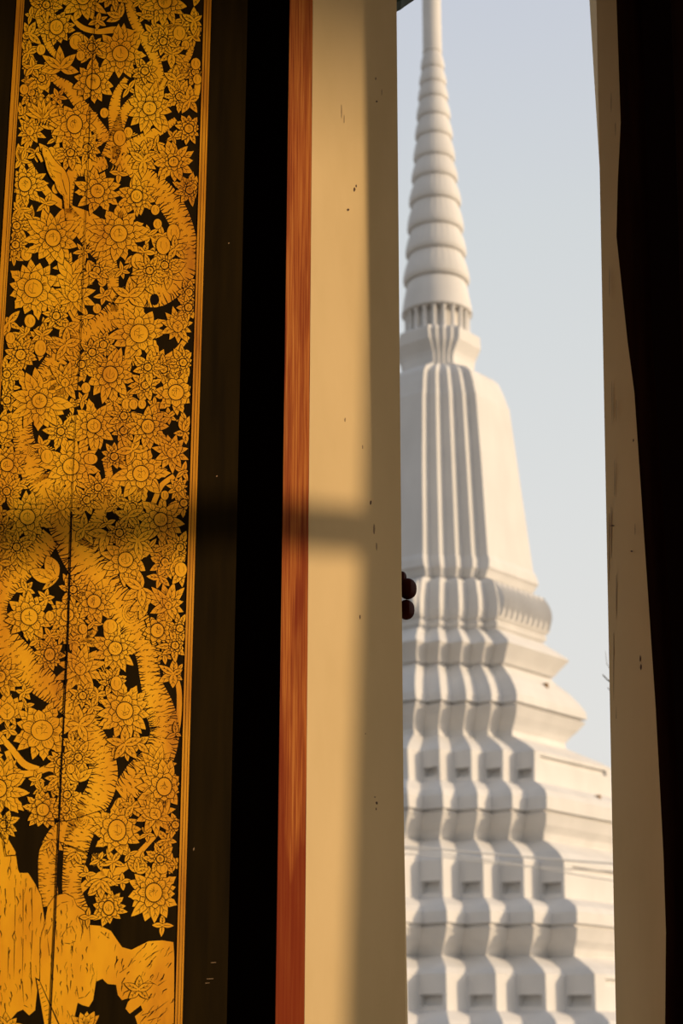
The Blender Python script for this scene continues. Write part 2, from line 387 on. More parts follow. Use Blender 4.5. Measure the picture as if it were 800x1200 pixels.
def trunk(pl, hatch=True):
    p = smooth(pl); trunks.append(p); L = []; R = []; L2 = []; R2 = []
    for i, (x, y, w) in enumerate(p):
        a = p[max(0, i-1)]; b = p[min(len(p)-1, i+1)]; dx, dy = b[0]-a[0], b[1]-a[1]; d = math.hypot(dx, dy) or 1
        nx, ny = -dy/d, dx/d; h = w/2
        L.append((x+nx*h, y+ny*h)); R.append((x-nx*h, y-ny*h)); L2.append((x+nx*(h+1.2), y+ny*(h+1.2))); R2.append((x-nx*(h+.9), y-ny*(h+.9)))
    for i in range(len(p)-1):
        poly([L2[i], L2[i+1], R2[i+1], R2[i]], 1, 1); poly([L[i], L[i+1], R[i+1], R[i]], 2.5, 0)
    if not hatch: return
    for i in range(len(p)-1):
        seg = math.hypot(p[i+1][0]-p[i][0], p[i+1][1]-p[i][1]); n = max(1, int(seg/2.9))
        for j in range(n):
            t = (j+random.random()*.4)/n; w = p[i][2]
            for A, Bq in ((L, R), (R, L)):
                x, y = [A[i][q]+(A[i+1][q]-A[i][q])*t for q in (0, 1)]; ox, oy = [Bq[i][q]+(Bq[i+1][q]-Bq[i][q])*t for q in (0, 1)]
                f = random.uniform(.16, .46) if w > 14 else random.uniform(.15, .4)
                stroke(x, y, x+(ox-x)*f, y+(oy-y)*f, 1.4 if w > 22 else (1.0 if w > 10 else .8), 4, random.uniform(-.25, .25))
            if w > 15:
                for _ in range(2 if w > 24 else 1):
                    f = random.uniform(.3, .7); x = L[i][0]+(R[i][0]-L[i][0])*f; y = L[i][1]+(R[i][1]-L[i][1])*f
                    ux, uy = (R[i][0]-L[i][0])/w, (R[i][1]-L[i][1])/w; q = random.uniform(2, 5)
                    stroke(x+random.uniform(-1, 1), y+random.uniform(-1, 1), x+ux*q, y+uy*q, .8, 4, random.uniform(-.4, .4))
def knot(cx, cy, r):
    for rr in (r, r*.72, r*.46, r*.22):
        p = circ(cx, cy, rr, rr*1.25, 16)
        for i in range(14): stroke(*p[i], *p[(i+1) % 16], .55, 5.5)
trunk([(92, 1075, 30), (84, 1040, 22), (87, 1010, 26), (92, 980, 32), (102, 955, 34), (118, 925, 33), (121, 900, 33), (112, 872, 31), (97, 845, 27), (76, 822, 26), (50, 800, 34), (25, 775, 38), (3, 745, 32), (-2, 712, 20), (12, 682, 26), (38, 655, 28), (60, 628, 24)])
trunk([(58, 1062, 22), (56, 1030, 22), (57, 1000, 22), (68, 978, 22), (85, 962, 18)])
trunk([(45, 560, 32), (62, 585, 38), (76, 610, 42), (95, 648, 48), (122, 690, 44), (153, 725, 40), (172, 762, 30), (176, 795, 24), (186, 828, 34), (193, 858, 34), (183, 890, 38), (163, 912, 40), (140, 930, 22)])
trunk([(44, 565, 32), (33, 535, 26), (26, 505, 24), (27, 478, 22)])
trunk([(100, 640, 20), (118, 600, 14), (130, 575, 11), (150, 548, 8), (165, 522, 6)])
trunk([(40, 470, 34), (58, 440, 32), (75, 412, 24), (108, 388, 22), (138, 366, 30), (158, 345, 30), (186, 342, 34), (212, 322, 28), (220, 298, 24), (212, 262, 26), (195, 232, 28), (170, 208, 24), (150, 192, 20), (132, 182, 16)])
trunk([(130, 180, 14), (150, 172, 14), (170, 162, 13), (192, 150, 10), (206, 140, 6)])
trunk([(128, 185, 20), (136, 160, 17), (134, 130, 14), (138, 108, 9), (148, 92, 6)])
trunk([(135, 160, 14), (148, 128, 12), (170, 108, 14), (184, 92, 14), (183, 74, 12), (175, 56, 12), (163, 36, 11), (154, 15, 11), (149, -20, 11)])
trunk([(184, 108, 10), (200, 86, 8), (218, 70, 8), (225, 54, 6)])
trunk([(34, -15, 8), (44, 18, 7), (51, 38, 8), (58, 55, 8), (66, 66, 6)])
trunk([(53, 73, 3), (64, 92, 9), (80, 103, 14), (92, 120, 14), (108, 140, 14), (125, 165, 16)])
trunk([(125, 190, 14), (105, 196, 20), (86, 202, 14), (80, 225, 12), (78, 250, 12)])
trunk([(34, 190, 5), (46, 212, 8), (62, 232, 9), (82, 245, 10), (105, 255, 12), (125, 268, 12)], False)
trunk([(78, 245, 12), (92, 264, 18), (112, 285, 26), (128, 310, 18), (133, 340, 12), (134, 365, 9)])
trunk([(82, 18, 3), (96, 32, 6), (115, 37, 6), (135, 35, 8), (156, 40, 9)], False)
trunk([(232, 96, 7), (230, 110, 7), (224, 122, 6)], False)
trunk([(220, 394, 6), (208, 410, 6), (192, 421, 6)], False)
trunk([(204, 558, 6), (190, 568, 6), (183, 582, 6), (175, 602, 6), (165, 625, 5)], False)
trunk([(163, 345, 20), (160, 318, 9), (158, 300, 7)], False)
trunk([(82, 360, 10), (90, 380, 8), (84, 400, 6)], False)
trunk([(118, 1022, 8), (135, 1022, 9), (152, 1012, 7), (168, 994, 6), (185, 976, 5)], False)
trunk([(92, 1045, 9), (105, 1033, 9), (122, 1024, 9)], False)
trunk([(92, 915, 10), (78, 912, 8), (60, 900, 8), (42, 905, 7), (20, 905, 8), (8, 880, 6)], False)
trunk([(0, 862, 7), (14, 878, 7), (28, 895, 8), (45, 902, 8)], False)
trunk([(120, 795, 5), (132, 785, 6), (140, 780, 5)], False)
trunk([(206, 792, 5), (210, 812, 6), (209, 845, 6), (205, 868, 5)], False)
trunk([(90, 930, 10), (95, 950, 10), (88, 968, 8)], False)
trunk([(124, 540, 8), (128, 560, 9), (124, 585, 9)])
knot(153, 718, 10); knot(95, 960, 9); knot(128, 318, 6); knot(206, 268, 6); knot(38, 528, 6); knot(180, 842, 7); knot(74, 812, 8)
poly(circ(181, 351, 5.5, 7, 12), 8, 1)
def inp(x, y, P):
    c = False; j = len(P)-1
    for i in range(len(P)):
        if (P[i][1] > y) != (P[j][1] > y) and x < (P[j][0]-P[i][0])*(y-P[i][1])/(P[j][1]-P[i][1])+P[i][0]: c = not c
        j = i
    return c
rocks = [
 [(-60, 990), (-20, 975), (0, 978), (10, 984), (18, 998), (21, 1019), (23, 1023), (33, 1023), (40, 1034), (48, 1050), (52, 1078), (50, 1090), (47, 1110), (46, 1145), (43, 1165), (41, 1184), (34, 1190), (27, 1183), (20, 1186), (13, 1194), (2, 1198), (-60, 1200)],
 [(47, 1150), (47, 1098), (53, 1078), (56, 1062), (64, 1050), (76, 1047), (86, 1052), (90, 1062), (99, 1068), (104, 1085), (106, 1108), (114, 1128), (113, 1146), (109, 1172), (104, 1180), (97, 1178), (91, 1175), (88, 1188), (83, 1212), (84, 1500), (60, 1500), (57, 1205)],
 [(105, 1084), (118, 1085), (130, 1091), (136, 1100), (143, 1110), (154, 1113), (164, 1108), (174, 1103), (190, 1102), (203, 1104), (204, 1120), (203, 1500), (160, 1500), (161, 1200), (158, 1191), (167, 1184), (165, 1178), (152, 1188), (147, 1182), (150, 1174), (156, 1168), (143, 1172), (138, 1166), (136, 1154), (126, 1153), (120, 1147), (113, 1150), (114, 1128), (106, 1108)],
 [(-60, 1215), (0, 1212), (30, 1222), (60, 1212), (60, 1500), (-80, 1500)]]
for r in rocks: poly(grow(r, 1.1), 6, 1); poly(r, 7, 0)
def dash(x, y, L, a, w, k=9): stroke(x, y, x+cos(a)*L, y+sin(a)*L, w, k, random.uniform(-.2, .2))
for r, cnt, ang in ((rocks[0], 150, pi/2), (rocks[1], 120, pi/2), (rocks[2], 110, None)):
    xs = [p[0] for p in r]; ys = [p[1] for p in r if p[1] < 1260]
    c = 0
    while c < cnt:
        x = random.uniform(max(-20, min(xs)), max(xs)); y = random.uniform(min(ys), 1230)
        a = ang if ang is not None else (2.2 if x > 150 else 1.75)
        a += random.uniform(-.15, .15); L = random.uniform(4, 14)
        if not inp(x, y, r) or not inp(x+cos(a)*L, y+sin(a)*L, r): c += .3; continue
        x = round(x/6)*6+random.uniform(-1.2, 1.2) if ang is not None else x
        dash(x, y, L, a, random.choice((.5, .6, 1.3)), 9); c += 1
for pl in ([(53, 1082), (47, 1098), (46.5, 1148)], [(17, 1040), (18, 1060), (17, 1100), (16, 1150)], [(27, 1042), (27, 1100), (26, 1150), (28, 1178), (34, 1181)], [(37, 1040), (38, 1090), (36, 1130), (37, 1170)], [(10, 1110), (9, 1150)],
           [(74, 1108), (72, 1098), (78, 1088), (84, 1085), (89, 1095), (88, 1103), (82, 1106), (74, 1105)], [(63, 1066), (72, 1058), (82, 1056)], [(92, 1075), (97, 1088), (94, 1105)], [(58, 1120), (55, 1095), (62, 1080)], [(90, 1160), (92, 1170), (100, 1168), (107, 1160)],
           [(118, 1092), (125, 1098), (129, 1100)], [(140, 1140), (150, 1133), (158, 1120)], [(170, 1125), (178, 1118), (188, 1113)], [(175, 1150), (185, 1155), (195, 1148)], [(166, 1190), (182, 1184), (198, 1172)], [(173, 1196), (187, 1192), (197, 1182)]):
    for (a, b), (c, d) in zip(pl, pl[1:]): stroke(a, b, c, d, .8, 9.5)
# lattice pole between the rocks and small grass tufts
poly([(41, 1145), (46, 1148), (72, 1205), (84, 1240), (60, 1240), (50, 1200)], 10, 1); poly([(43, 1148), (46, 1150), (70, 1205), (80, 1240), (62, 1240), (52, 1200)], 10.6, 0)
for i in range(14): stroke(44+i*1.4, 1155+i*5, 48+i*1.75, 1152+i*5, .6, 11.3)
star(100, 1205, 22, 5, -pi/2, 1.6); star(8, 1205, 18, 5, -pi/2, 2.6); star(162, 1160, 18, 5, -pi/2, 4.6)
for fl in [(97, -2, 7.5, 31), (66, 32, 8, 21, 1.1), (109, 96, 8.5, 27, 1.1), (87, 146, 9, 29, 1.2), (141, 63, 9.3, 33), (193, 2, 8, 28), (175, 127, 8, 31), (221, 151, 5.2, 19),
           (29, 216, 7.5, 26, 1.15), (62, 279, 9, 35, 1.1), (114, 224, 8, 28), (203, 190, 5.8, 28), (160, 230, 6.8, 25, 1.1), (139, 274, 10, 36), (39, 338, 10.8, 36),
           (24, 416, 6, 21), (163, 391, 10.8, 36), (129, 439, 8.8, 33, 1.1), (206, 460, 9, 28), (46, 470, 8.8, 38), (110, 499, 8.2, 33), (83, 547, 9.6, 35), (8, 545, 7.6, 25),
           (173, 500, 7.5, 27, 1.1), (165, 555, 9.3, 35), (32, 606, 9, 30), (188, 609, 8, 29), (34, 723, 9.8, 29), (79, 721, 7.4, 25), (110, 705, 8, 25), (147, 656, 8.8, 31),
           (184, 739, 7.6, 19, 1.1), (135, 760, 8, 28), (58, 767, 6, 19, 1.25), (0, 793, 6.5, 27), (49, 856, 12.8, 35, .92), (146, 833, 9.8, 34, 1.05), (-1, 924, 8.5, 37, 1.2), (50, 949, 7.3, 23),
           (192, 922, 8.8, 32, 1.2), (137, 973, 10.3, 31, 1.2), (180, 1046, 9.8, 36, 1.12), (127, 1064, 6.4, 22, 1.3), (148, 1068, 0.1, 2), (2, 500, 7, 22), (-25, 440, 8, 26), (-32, 620, 8, 30), (-30, 700, 8, 30), (-38, 860, 8, 26)]:
    if fl[3] < 5: continue
    flower(*fl)
for lo_ in [(35, 153, 8, 20), (86, 346, 11, 29), (208, 382, 10, 22), (201, 530, 9.5, 24), (94, 783, 11, 31), (197, 709, 7, 27), (8, 833, 15, 21), (181, 953, 11, 26, -2.2), (5, 906, 8, 20), (209, 572, 6, 15), (227, 219, 6, 15), (76, 448, 8, 24), (183, 900, 9, 28), (72, 592, 8, 26)]:
    lotus(*lo_)
for s_ in [(71, 80, 25, 5, -pi/2, 3.4), (227, 25, 17, 6), (193, 38, 22, 6), (201, 63, 18, 6), (206, 93, 17, 6), (222, 118, 18, 5), (226, 42, 17, 5, 1.6, 3.5), (34, 40, 17, 6, -1.6, 4.5), (33, 62, 15, 5), (38, 80, 14, 5), (96, 40, 18, 3, 2.0, 1.4), (108, 58, 20, 4, 2.8, 1.2),
           (168, 189, 19, 6), (205, 292, 16, 5), (35, 257, 18, 6, 2.6, 4.4), (82, 325, 30, 4, -pi/2, 3.6), (77, 404, 21, 5), (49, 393, 14, 6), (26, 395, 15, 5), (198, 319, 21, 6), (170, 331, 20, 5), (151, 347, 21, 5, -pi/2, 4.2), (183, 428, 21, 4, -pi/2, 2.4), (215, 412, 17, 4, 1.4, 2.4), (155, 527, 20, 5, -2.2, 4.2),
           (161, 634, 22, 6), (190, 645, 18, 5), (203, 660, 17, 5, .6, 4), (212, 672, 18, 4, 1.2, 2), (165, 690, 24, 5, 2.6, 4), (96, 750, 22, 5, -.6, 3.6), (80, 685, 14, 3, -pi/2, .9), (203, 790, 19, 6), (146, 872, 22, 5), (93, 850, 24, 7), (68, 912, 18, 5, pi/2, 3.2), (92, 915, 22, 4, -pi/2, 1.6), (118, 1032, 21, 5, pi/2, 2.6),
           (140, 935, 22, 3, 1.5, .9), (155, 945, 16, 5), (160, 1022, 16, 4, -1.2, 2), (61, 186, 22, 4, -.6, 3.4), (24, 190, 22, 3, -1.7, .9), (45, 142, 20, 4, -.4, 2), (25, 135, 14, 3, -1.8, 1.2), (103, 1075, 12, 4), (198, 620, 14, 3, 1.4, 1), (20, 650, 22, 5, pi/2, 2.6), (215, 505, 19, 3, -1.3, 1.2),
           (206, 860, 14, 3), (158, 300, 15, 4, pi/2, 2), (180, 20, 14, 4), (60, 15, 20, 3, -1.5, 1.2), (141, 20, 18, 4, -2.4, 2), (98, 620, 20, 5), (125, 625, 24, 6, pi/2, 3), (150, 605, 20, 5), (104, 320, 16, 3), (231, 330, 13, 4), (60, 985, 20, 4, pi/2, 1.6), (88, 1000, 16, 4, 1.4, 2), (0, 660, 16, 4), (150, 420, 16, 4)]:
    star(*s_)
for b_ in [(51, 96, 8), (210, 39, 7), (229, 75, 5.6), (226, 85, 6), (231, 93, 5), (140, 162, 7, 1.3), (191, 288, 8, 1.3), (203, 273, 7.5, 1.4), (161, 306, 7.5), (8, 442, 7.5, 1.35), (47, 408, 7, 1.35), (217, 349, 7, 1.2), (167, 460, 6.8, 1.4), (148, 474, 5.5), (156, 474, 5),
           (129, 734, 8.2, 1), (66, 352, 5, .8), (28, 105, 5), (97, 737, 5), (186, 1003, 7.2), (196, 1004, 6.5, 1.3), (190, 1018, 6.5, .9), (136, 801, 6.5, 1.3), (82, 524, 7, 1.1), (55, 535, 7), (106, 538, 8, .8), (58, 722, 5), (150, 870, 5, .9), (232, 352, 4)]:
    bud(*b_)
# fan-shaped bloom, moths and climbing squirrel
for i in range(7):
    a = -2.75+i*.36; petal(50, 138, a, 29, 4.6, K0+20+(i % 2)*3, False)
    ol(circ(50+cos(a)*22, 138+sin(a)*22, 1.9, 2.6, 10), K0+26)
for i in range(7): stroke(46+i*3.4, 147, 48+i*3.4, 141, 1.6, K0+30)
petal(58, 135, -.35, 22, 5, K0+28)
for (x, y, a, L, W) in ((66, 676, -2.0, 27, 8.5), (62, 680, -2.75, 30, 8), (68, 676, 2.45, 24, 3.2), (166, 705, -2.1, 26, 6), (176, 702, 2.6, 28, 6), (172, 706, 2.0, 22, 4.5)):
    petal(x, y, a, L, W, K0+40, False)
    for _ in range(16):
        t, s = random.uniform(.2, .9), random.uniform(-.6, .6); X, Y = x+cos(a)*L*t-sin(a)*W*s, y+sin(a)*L*t+cos(a)*W*s
        stroke(X, Y, X+random.uniform(-1.6, 1.6), Y+random.uniform(-1.6, 1.6), .45, K0+43)
def blob(pl, k):
    p = smooth(pl, 4); L = []; R = []
    for i, (x, y, w) in enumerate(p):
        a = p[max(0, i-1)]; b = p[min(len(p)-1, i+1)]; d = math.hypot(b[0]-a[0], b[1]-a[1]) or 1; nx, ny = -(b[1]-a[1])/d, (b[0]-a[0])/d
        L.append((x+nx*w/2, y+ny*w/2)); R.append((x-nx*w/2, y-ny*w/2))
    for i in range(len(p)-1):
        e = .8
        def o(q, r): dx, dy = q[0]-r[0], q[1]-r[1]; d = math.hypot(dx, dy) or 1; return (q[0]+dx/d*e, q[1]+dy/d*e)
        poly([o(L[i], R[i]), o(L[i+1], R[i+1]), o(R[i+1], L[i+1]), o(R[i], L[i])], k, 1); poly([L[i], L[i+1], R[i+1], R[i]], k+1.4, 0)
blob([(50, 173, 2), (53, 178, 8), (57, 187, 10), (62, 197, 15), (68, 205, 18), (74, 214, 13), (77, 228, 8), (78, 245, 5)], K0+100)
blob([(49, 190, 3), (45, 182, 4), (42, 180, 2)], K0+104); blob([(68, 212, 9), (71, 222, 8), (76, 230, 4)], K0+104)
stroke(53.5, 177, 54.5, 178, 1.3, K0+108)
for _ in range(40):
    t = random.random(); x = 53+26*t**1.6+random.uniform(-3, 3); y = 180+60*t; stroke(x, y, x+1.5, y+3, .45, K0+108)
stroke(57, 190, 66, 196, .7, K0+108, .2); stroke(62, 200, 72, 214, .7, K0+108, -.3)
# fine fringe strokes (gold) in the black gaps
def fringe(x, y, a, n, L, sp):
    for i in range(n):
        X, Y = x-sin(a)*sp*i, y+cos(a)*sp*i; stroke(X, Y, X+cos(a+.12*i)*L, Y+sin(a+.12*i)*L, 1.1, 5, .15, 0)
for fr in ((160, 88, 1.7, 6, 16, -3), (150, 152, 2.0, 5, 14, -3), (18, 285, 2.1, 5, 14, -3), (98, 372, 1.8, 5, 16, -3), (52, 520, 2.0, 5, 14, -3.2), (78, 488, .7, 4, 11, -3), (98, 512, 2.4, 4, 16, 3), (104, 835, -.6, 6, 14, 3), (74, 890, 1.5, 6, 20, -3), (98, 575, 1.5, 4, 12, -3),
           (118, 800, 3.5, 6, 14, 3), (118, 765, 2.4, 4, 10, -3), (124, 870, 1.8, 5, 12, -3), (110, 1000, 1.6, 6, 16, -3), (65, 900, 1.55, 5, 12, -3.2), (130, 200, -1.3, 6, 9, 3), (125, 590, 2.8, 4, 14, 3)):
    fringe(*fr)
# small leaves fill what is left between the blooms
occ = [(97, -2, 28), (66, 32, 18), (109, 96, 24), (87, 146, 25), (141, 63, 30), (193, 2, 26), (175, 127, 27), (221, 151, 17), (29, 216, 23), (62, 279, 31), (114, 224, 25), (203, 190, 25), (160, 230, 22), (139, 274, 32), (39, 338, 33), (24, 416, 18), (163, 391, 33), (129, 439, 29), (206, 460, 25), (46, 470, 34), (110, 499, 30), (83, 547, 32), (8, 545, 22), (173, 500, 24), (165, 555, 32), (32, 606, 26), (188, 609, 26), (34, 723, 26), (79, 721, 22), (110, 705, 22), (147, 656, 28), (184, 739, 17), (135, 760, 25), (58, 767, 17), (0, 793, 24), (49, 856, 32), (146, 833, 31), (0, 924, 34), (50, 949, 21), (192, 922, 29), (137, 973, 29), (180, 1046, 34), (127, 1064, 20),
       (35, 153, 18), (86, 346, 26), (208, 382, 20), (201, 530, 22), (94, 783, 28), (197, 709, 25), (8, 833, 19), (181, 953, 23), (5, 906, 18), (209, 572, 13), (76, 448, 20), (183, 900, 24), (72, 592, 22),
       (71, 75, 16), (50, 130, 20), (60, 200, 18), (60, 670, 22), (165, 695, 20), (36, 985, 24), (46, 1012, 20), (18, 950, 8), (120, 1185, 36), (150, 1092, 22), (172, 1090, 14), (10, 1075, 14), (128, 1160, 14), (60, 45, 10), (187, 780, 9), (150, 790, 10), (215, 880, 10), (125, 905, 8), (112, 880, 6)]
fill = 0
pts = [(x+random.uniform(-2, 2), y+random.uniform(-2, 2)) for y in range(-120, 1095, 6) for x in range(-60, 240, 6)]
random.shuffle(pts)
for x, y in pts:
    if not (lin(y, GL)+13 < x < lin(y, GR)-13): continue
    d = 99
    for (a, b, r) in occ: d = min(d, math.hypot(x-a, y-b)-r*.93)
    if d < 3: continue
    for p in trunks:
        for q in p: d = min(d, math.hypot(x-q[0], y-q[1])-q[2]*.5)
        if d < 3: break
    if d < 4.6 or any(inp(x, y, r) for r in rocks): continue
    L = min(17, d*1.45+4); occ.append((x, y, L*.72)); fill += 1
    if L > 13 and random.random() < .6: flower(x, y, 4.4, L*1.25, 1, 9)
    elif random.random() < .2: bud(x, y, L*.42)
    else: star(x, y, L, random.choice((4, 5, 5, 6)), random.random()*6, 2*pi, K0-6+random.choice((0, 1))*3)
print('filler', fill, 'polys', len(G.f))
# plank seam running down the leaf
seam = [(-120, 116), (0, 112), (125, 105.6), (220, 102), (300, 98), (410, 94), (480, 89), (600, 83.5), (740, 79.6), (905, 71.5), (1050, 65.5), (1200, 58.5), (1450, 47)]
for (y0, x0), (y1, x1) in zip(seam, seam[1:]):
    w = .35 if y0 < 580 else .85
    poly([(x0-w, y0), (x0+w, y0), (x1+w, y1), (x1-w, y1)], 126, 1)
for a, b, c, d in ((55, 962, 80, 962), (80, 962, 130, 946), (78, 990, 112, 1003), (112, 1003, 124, 1012), (4, 985, 7, 1003), (7, 1003, 20, 1002), (0, 975, 6, 984), (5, 940, 8, 975)):
    stroke(a, b, c, d, 1.0, 127); stroke(c, d, a, b, 1.0, 127)
for (px, py, w, h) in ((250, 1128, 3, .5), (246, 1147, 4, .5), (243, 1152, 2.5, .5), (227, 995, .8, 2), (254, 558, .8, 1), (268, 285, .8, 1)):
    G.add([LP(px-w, py-h*.4, 3), LP(px+w, py-h, 3), LP(px+w, py+h*.3, 3), LP(px-w, py+h, 3)], [(0, 1, 2, 3)], 2)
gi = G.build('gilding', [M['gold'], M['ink'], M['crack']], leaf, fix=False)
gi['label'] = 'gold leaf flowers, branches and rocks drawn on black lacquer'

# ------------------------------------------------------------------ carved knob behind the left jamb
kn = empty('carved_knob', hit(480, 700, (0, 4.53), (1, 4.53)))
tag(kn, 'dark red carved wooden knob peeping out behind the cream jamb', 'ornament')
def ball(name, px, py, rx, ry, rz, parent, flat=.0):
    c = hit(px, py, (0, 4.55), (1, 4.55)); s = 4.8/F; mb = MB(); n = 20; m = 14; v = []
    for j in range(m+1):
        t = pi*j/m
        for i in range(n):
            a = 2*pi*i/n; w = 1+.10*cos(5*a)*sin(t)+.06*sin(3*t)
            v.append((c.x+rx*s*sin(t)*cos(a)*w, c.y+ry*s*sin(t)*sin(a)*w, c.z+rz*s*cos(t)))
    f = [[j*n+i, j*n+(i+1) % n, (j+1)*n+(i+1) % n, (j+1)*n+i] for j in range(m) for i in range(n)]
    mb.add(v, f); return mb.build(name, M['darkred'], parent, True)
ball('lobe', 477.5, 690, 10, 9, 12.5, kn); ball('lobe', 476, 714.5, 9, 9, 11.8, kn); ball('finial', 471, 677, 5, 5, 7.5, kn)
a = hit(468, 700, (0, 4.55), (1, 4.55)); mb = MB(); mb.box((a.x-.09, 4.50, a.z-.05), (a.x+.004, 4.585, a.z+.05)); mb.build('bracket', M['darkred'], kn)

# ------------------------------------------------------------------ the white chedi
AX = Vector((3.56, 60.0, 0)); d2 = Vector((AX.x, AX.y, 0)).normalized(); r2 = Vector((d2.y, -d2.x, 0))
PHI = rad(36); nR = r2*cos(PHI)-d2*sin(PHI); nL = -r2*sin(PHI)-d2*cos(PHI)
MR = .415                                   # half width of the flat middle of a side / half width
def solve(px, py, v):
    D = ray(px, py); det = D.x*(-v.y)+v.x*D.y       # t*D - H*v = A
    t = (AX.x*(-v.y)+v.x*AX.y)/det; H = (D.x*AX.y-D.y*AX.x)/det
    return H, CAMP.z+t*D.z
vP = nR+nL*MR
def PP(px, py): return solve(px, py, vP)          # arris where the sunny side begins
def PS(px, py): return solve(px, py, r2)          # silhouette of a round part
GZ = -1.0
che = empty('chedi', (AX.x, AX.y, GZ))
tag(che, 'tall white chedi with ringed spire and stepped redented tiers, seen through the opening', 'stupa')
def section(H, z, m):
    s = (H-m)/4; q = []
    for i in range(5):
        q.append((m+i*s, H-i*s))
        if i < 4: q.append((m+i*s, H-(i+1)*s))
    out = []
    for k in range(4):
        for a, b in q:
            for _ in range(k): a, b = b, -a
            out.append(AX + nR*a + nL*b + Vector((0, 0, z)))
    return out
NQ = 9
def redent(name, prof, slots=(), label=None):
    mb = MB(); rings = [section(H, z, m) for H, z, m in prof]; N = 36
    for r in rings: mb.v += [tuple(p) for p in r]
    def quad(a, b, c, d): mb.f.append([a, b, c, d]); mb.m.append(0)
    for j in range(len(prof)-1):
        for i in range(N):
            i2 = (i+1) % N; a, b, c, d = j*N+i, j*N+i2, (j+1)*N+i2, (j+1)*N+i
            k = i % NQ
            isL = (k % 2 == 1) if i // NQ in (0, 2) else (k % 2 == 0 and k < 8)
            main = (k == 8)
            if j in slots and (isL or main):
                A, B, Cc, Dd = [Vector(mb.v[q]) for q in (a, b, c, d)]       # prof runs downwards: A,B top; C,D bottom
                u0, u1, v0, v1 = (.05, .86, .56, .88) if not main else (.07, .93, .12, .32)
                if isL and i // NQ == 1: u0, u1 = .05, .86
                def P(u, v): return A.lerp(B, u).lerp(Dd.lerp(Cc, u), v)
                w = (B-A).length; nn = (B-A).cross(Dd-A).normalized()
                if nn.dot(A-Vector((AX.x, AX.y, A.z))) < 0: nn = -nn
                dep = .34 if not main else .13
                o = [P(u0, v0), P(u1, v0), P(u1, v1), P(u0, v1)]; inn = [p-nn*dep for p in o]; inn[2] += nn*dep*.35; inn[3] += nn*dep*.35
                k0 = len(mb.v); mb.v += [tuple(p) for p in o+inn]
                q = [k0+t for t in range(8)]
                quad(a, b, q[1], q[0]); quad(b, c, q[2], q[1]); quad(c, d, q[3], q[2]); quad(d, a, q[0], q[3])
                quad(q[0], q[1], q[5], q[4]); quad(q[1], q[2], q[6], q[5]); quad(q[2], q[3], q[7], q[6]); quad(q[3], q[0], q[4], q[7]); quad(q[4], q[5], q[6], q[7])
            else: quad(a, b, c, d)
    mb.f.append(list(range(N))); mb.m.append(0); n = (len(prof)-1)*N; mb.f.append([n+i for i in range(N)][::-1]); mb.m.append(0)
    o = mb.build(name, M['white'], che)
    if label: o['label'] = label
    return o
def mono(pr):
    o = [pr[0]]
    for H, z, m in pr[1:]: o.append((H, min(z, o[-1][1]-.004), m))
    return o
def fit(px, py, sx):
    """half width, height and flat-middle half width from the near arris (px, py) and the far corner's sx"""
    lo, hi = .15, .75
    for _ in range(40):
        r = (lo+hi)/2; H, z = solve(px, py, nR+nL*r); q = AX+nR*H-nL*(H*r)+Vector((0, 0, z))-CAMP
        x = 400+F*q.x/q.dot(FW)
        if x < sx: lo = r
        else: hi = r
    return H, z, H*r
def prof(pxs): return mono([fit(*p) for p in pxs])
ctr = (AX.x, AX.y)
# spire
rims = [(12, 63), (14, 82), (16, 100), (17.8, 118), (20, 140), (22.2, 163), (24.5, 189), (27.2, 213), (30.6, 241), (33.2, 272), (35.8, 301), (39, 333)]
def PW(hw, y):
    z = PS(508, y)[1]; return hw*(60*cos(PITCH)+(z-CAMP.z)*sin(PITCH))/F, z
RZ = [PW(*p) for p in rims]
s0 = PW(10.8, 0)
mb = MB(); r_, z_ = RZ[0]
mb.lathe(ctr, [(.02, z_+15.5), (.10, z_+14.5), (.16, z_+11), (.28, z_+10.6), (.18, z_+10.2), (.29, z_+6), (s0[0], s0[1]), (r_*.93, z_+.25), (r_*.96, z_+.02), (r_*.8, z_-.05)][::-1], 40)
mb.build('spire_shaft', M['white'], che, True)
for i in range(1, len(RZ)):
    (r0, z0), (r1, z1) = RZ[i-1], RZ[i]; h = z0-z1
    def sc_(t, r, z, z1=z1, h=h): return .018*cos(28*t)*max(0, 1-abs((z-z1)/h-.72)*3.2)
    mb = MB(); mb.lathe(ctr, [(r1*.80, z1-.09), (r1*.84, z1-.02), (r1*.95, z1-.03), (r1*.995, z1+.05), (r1, z1+.12*h), (r1*.985, z1+.3*h), (r1*.5+r0*.45, z1+.6*h), (r0*.90, z1+.88*h), (r0*.86, z1+h+.02), (r0*.80, z1+h+.03)], 96, sc_)
    mb.build('spire_ring', M['white'], che, True)
r1, z1 = RZ[-1]; rk, zk = PW(41.5, 372)
mb = MB(); mb.lathe(ctr, [(rk*.70, zk+.10), (rk*.95, zk+.02), (rk, zk+.06), (rk*.99, zk+.18), (rk*.93, zk+.5*(z1-zk)), (r1*.90, z1-.12), (r1*.84, z1+.0)], 64)
mb.build('spire_skirt', M['white'], che, True)
hp = prof([(534.5, 381, 557), (537.8, 383, 562), (537.4, 396, 563), (536, 399, 562), (532, 410, 557), (530.8, 415, 556), (530.5, 425, 555)])
zt = hp[0][1]
mb = MB(); mb.lathe(ctr, [(rk*.70, zt-.05), (rk*.70, zk+.12)], 48); mb.build('drum', M['white'], che, True)
for i in range(20):
    t = 2*pi*(i+.5)/20; cx, cy = ctr[0]+rk*.86*cos(t), ctr[1]+rk*.86*sin(t); mb = MB()
    h0, h1 = zt-.02, zk+.05; mb.lathe((cx, cy), [(.115, h0), (.115, h0+.08), (.085, h0+.12), (.08, h1-.12), (.11, h1-.06), (.12, h1)], 10); mb.build('column', M['white'], che, True)
redent('throne_block', hp)
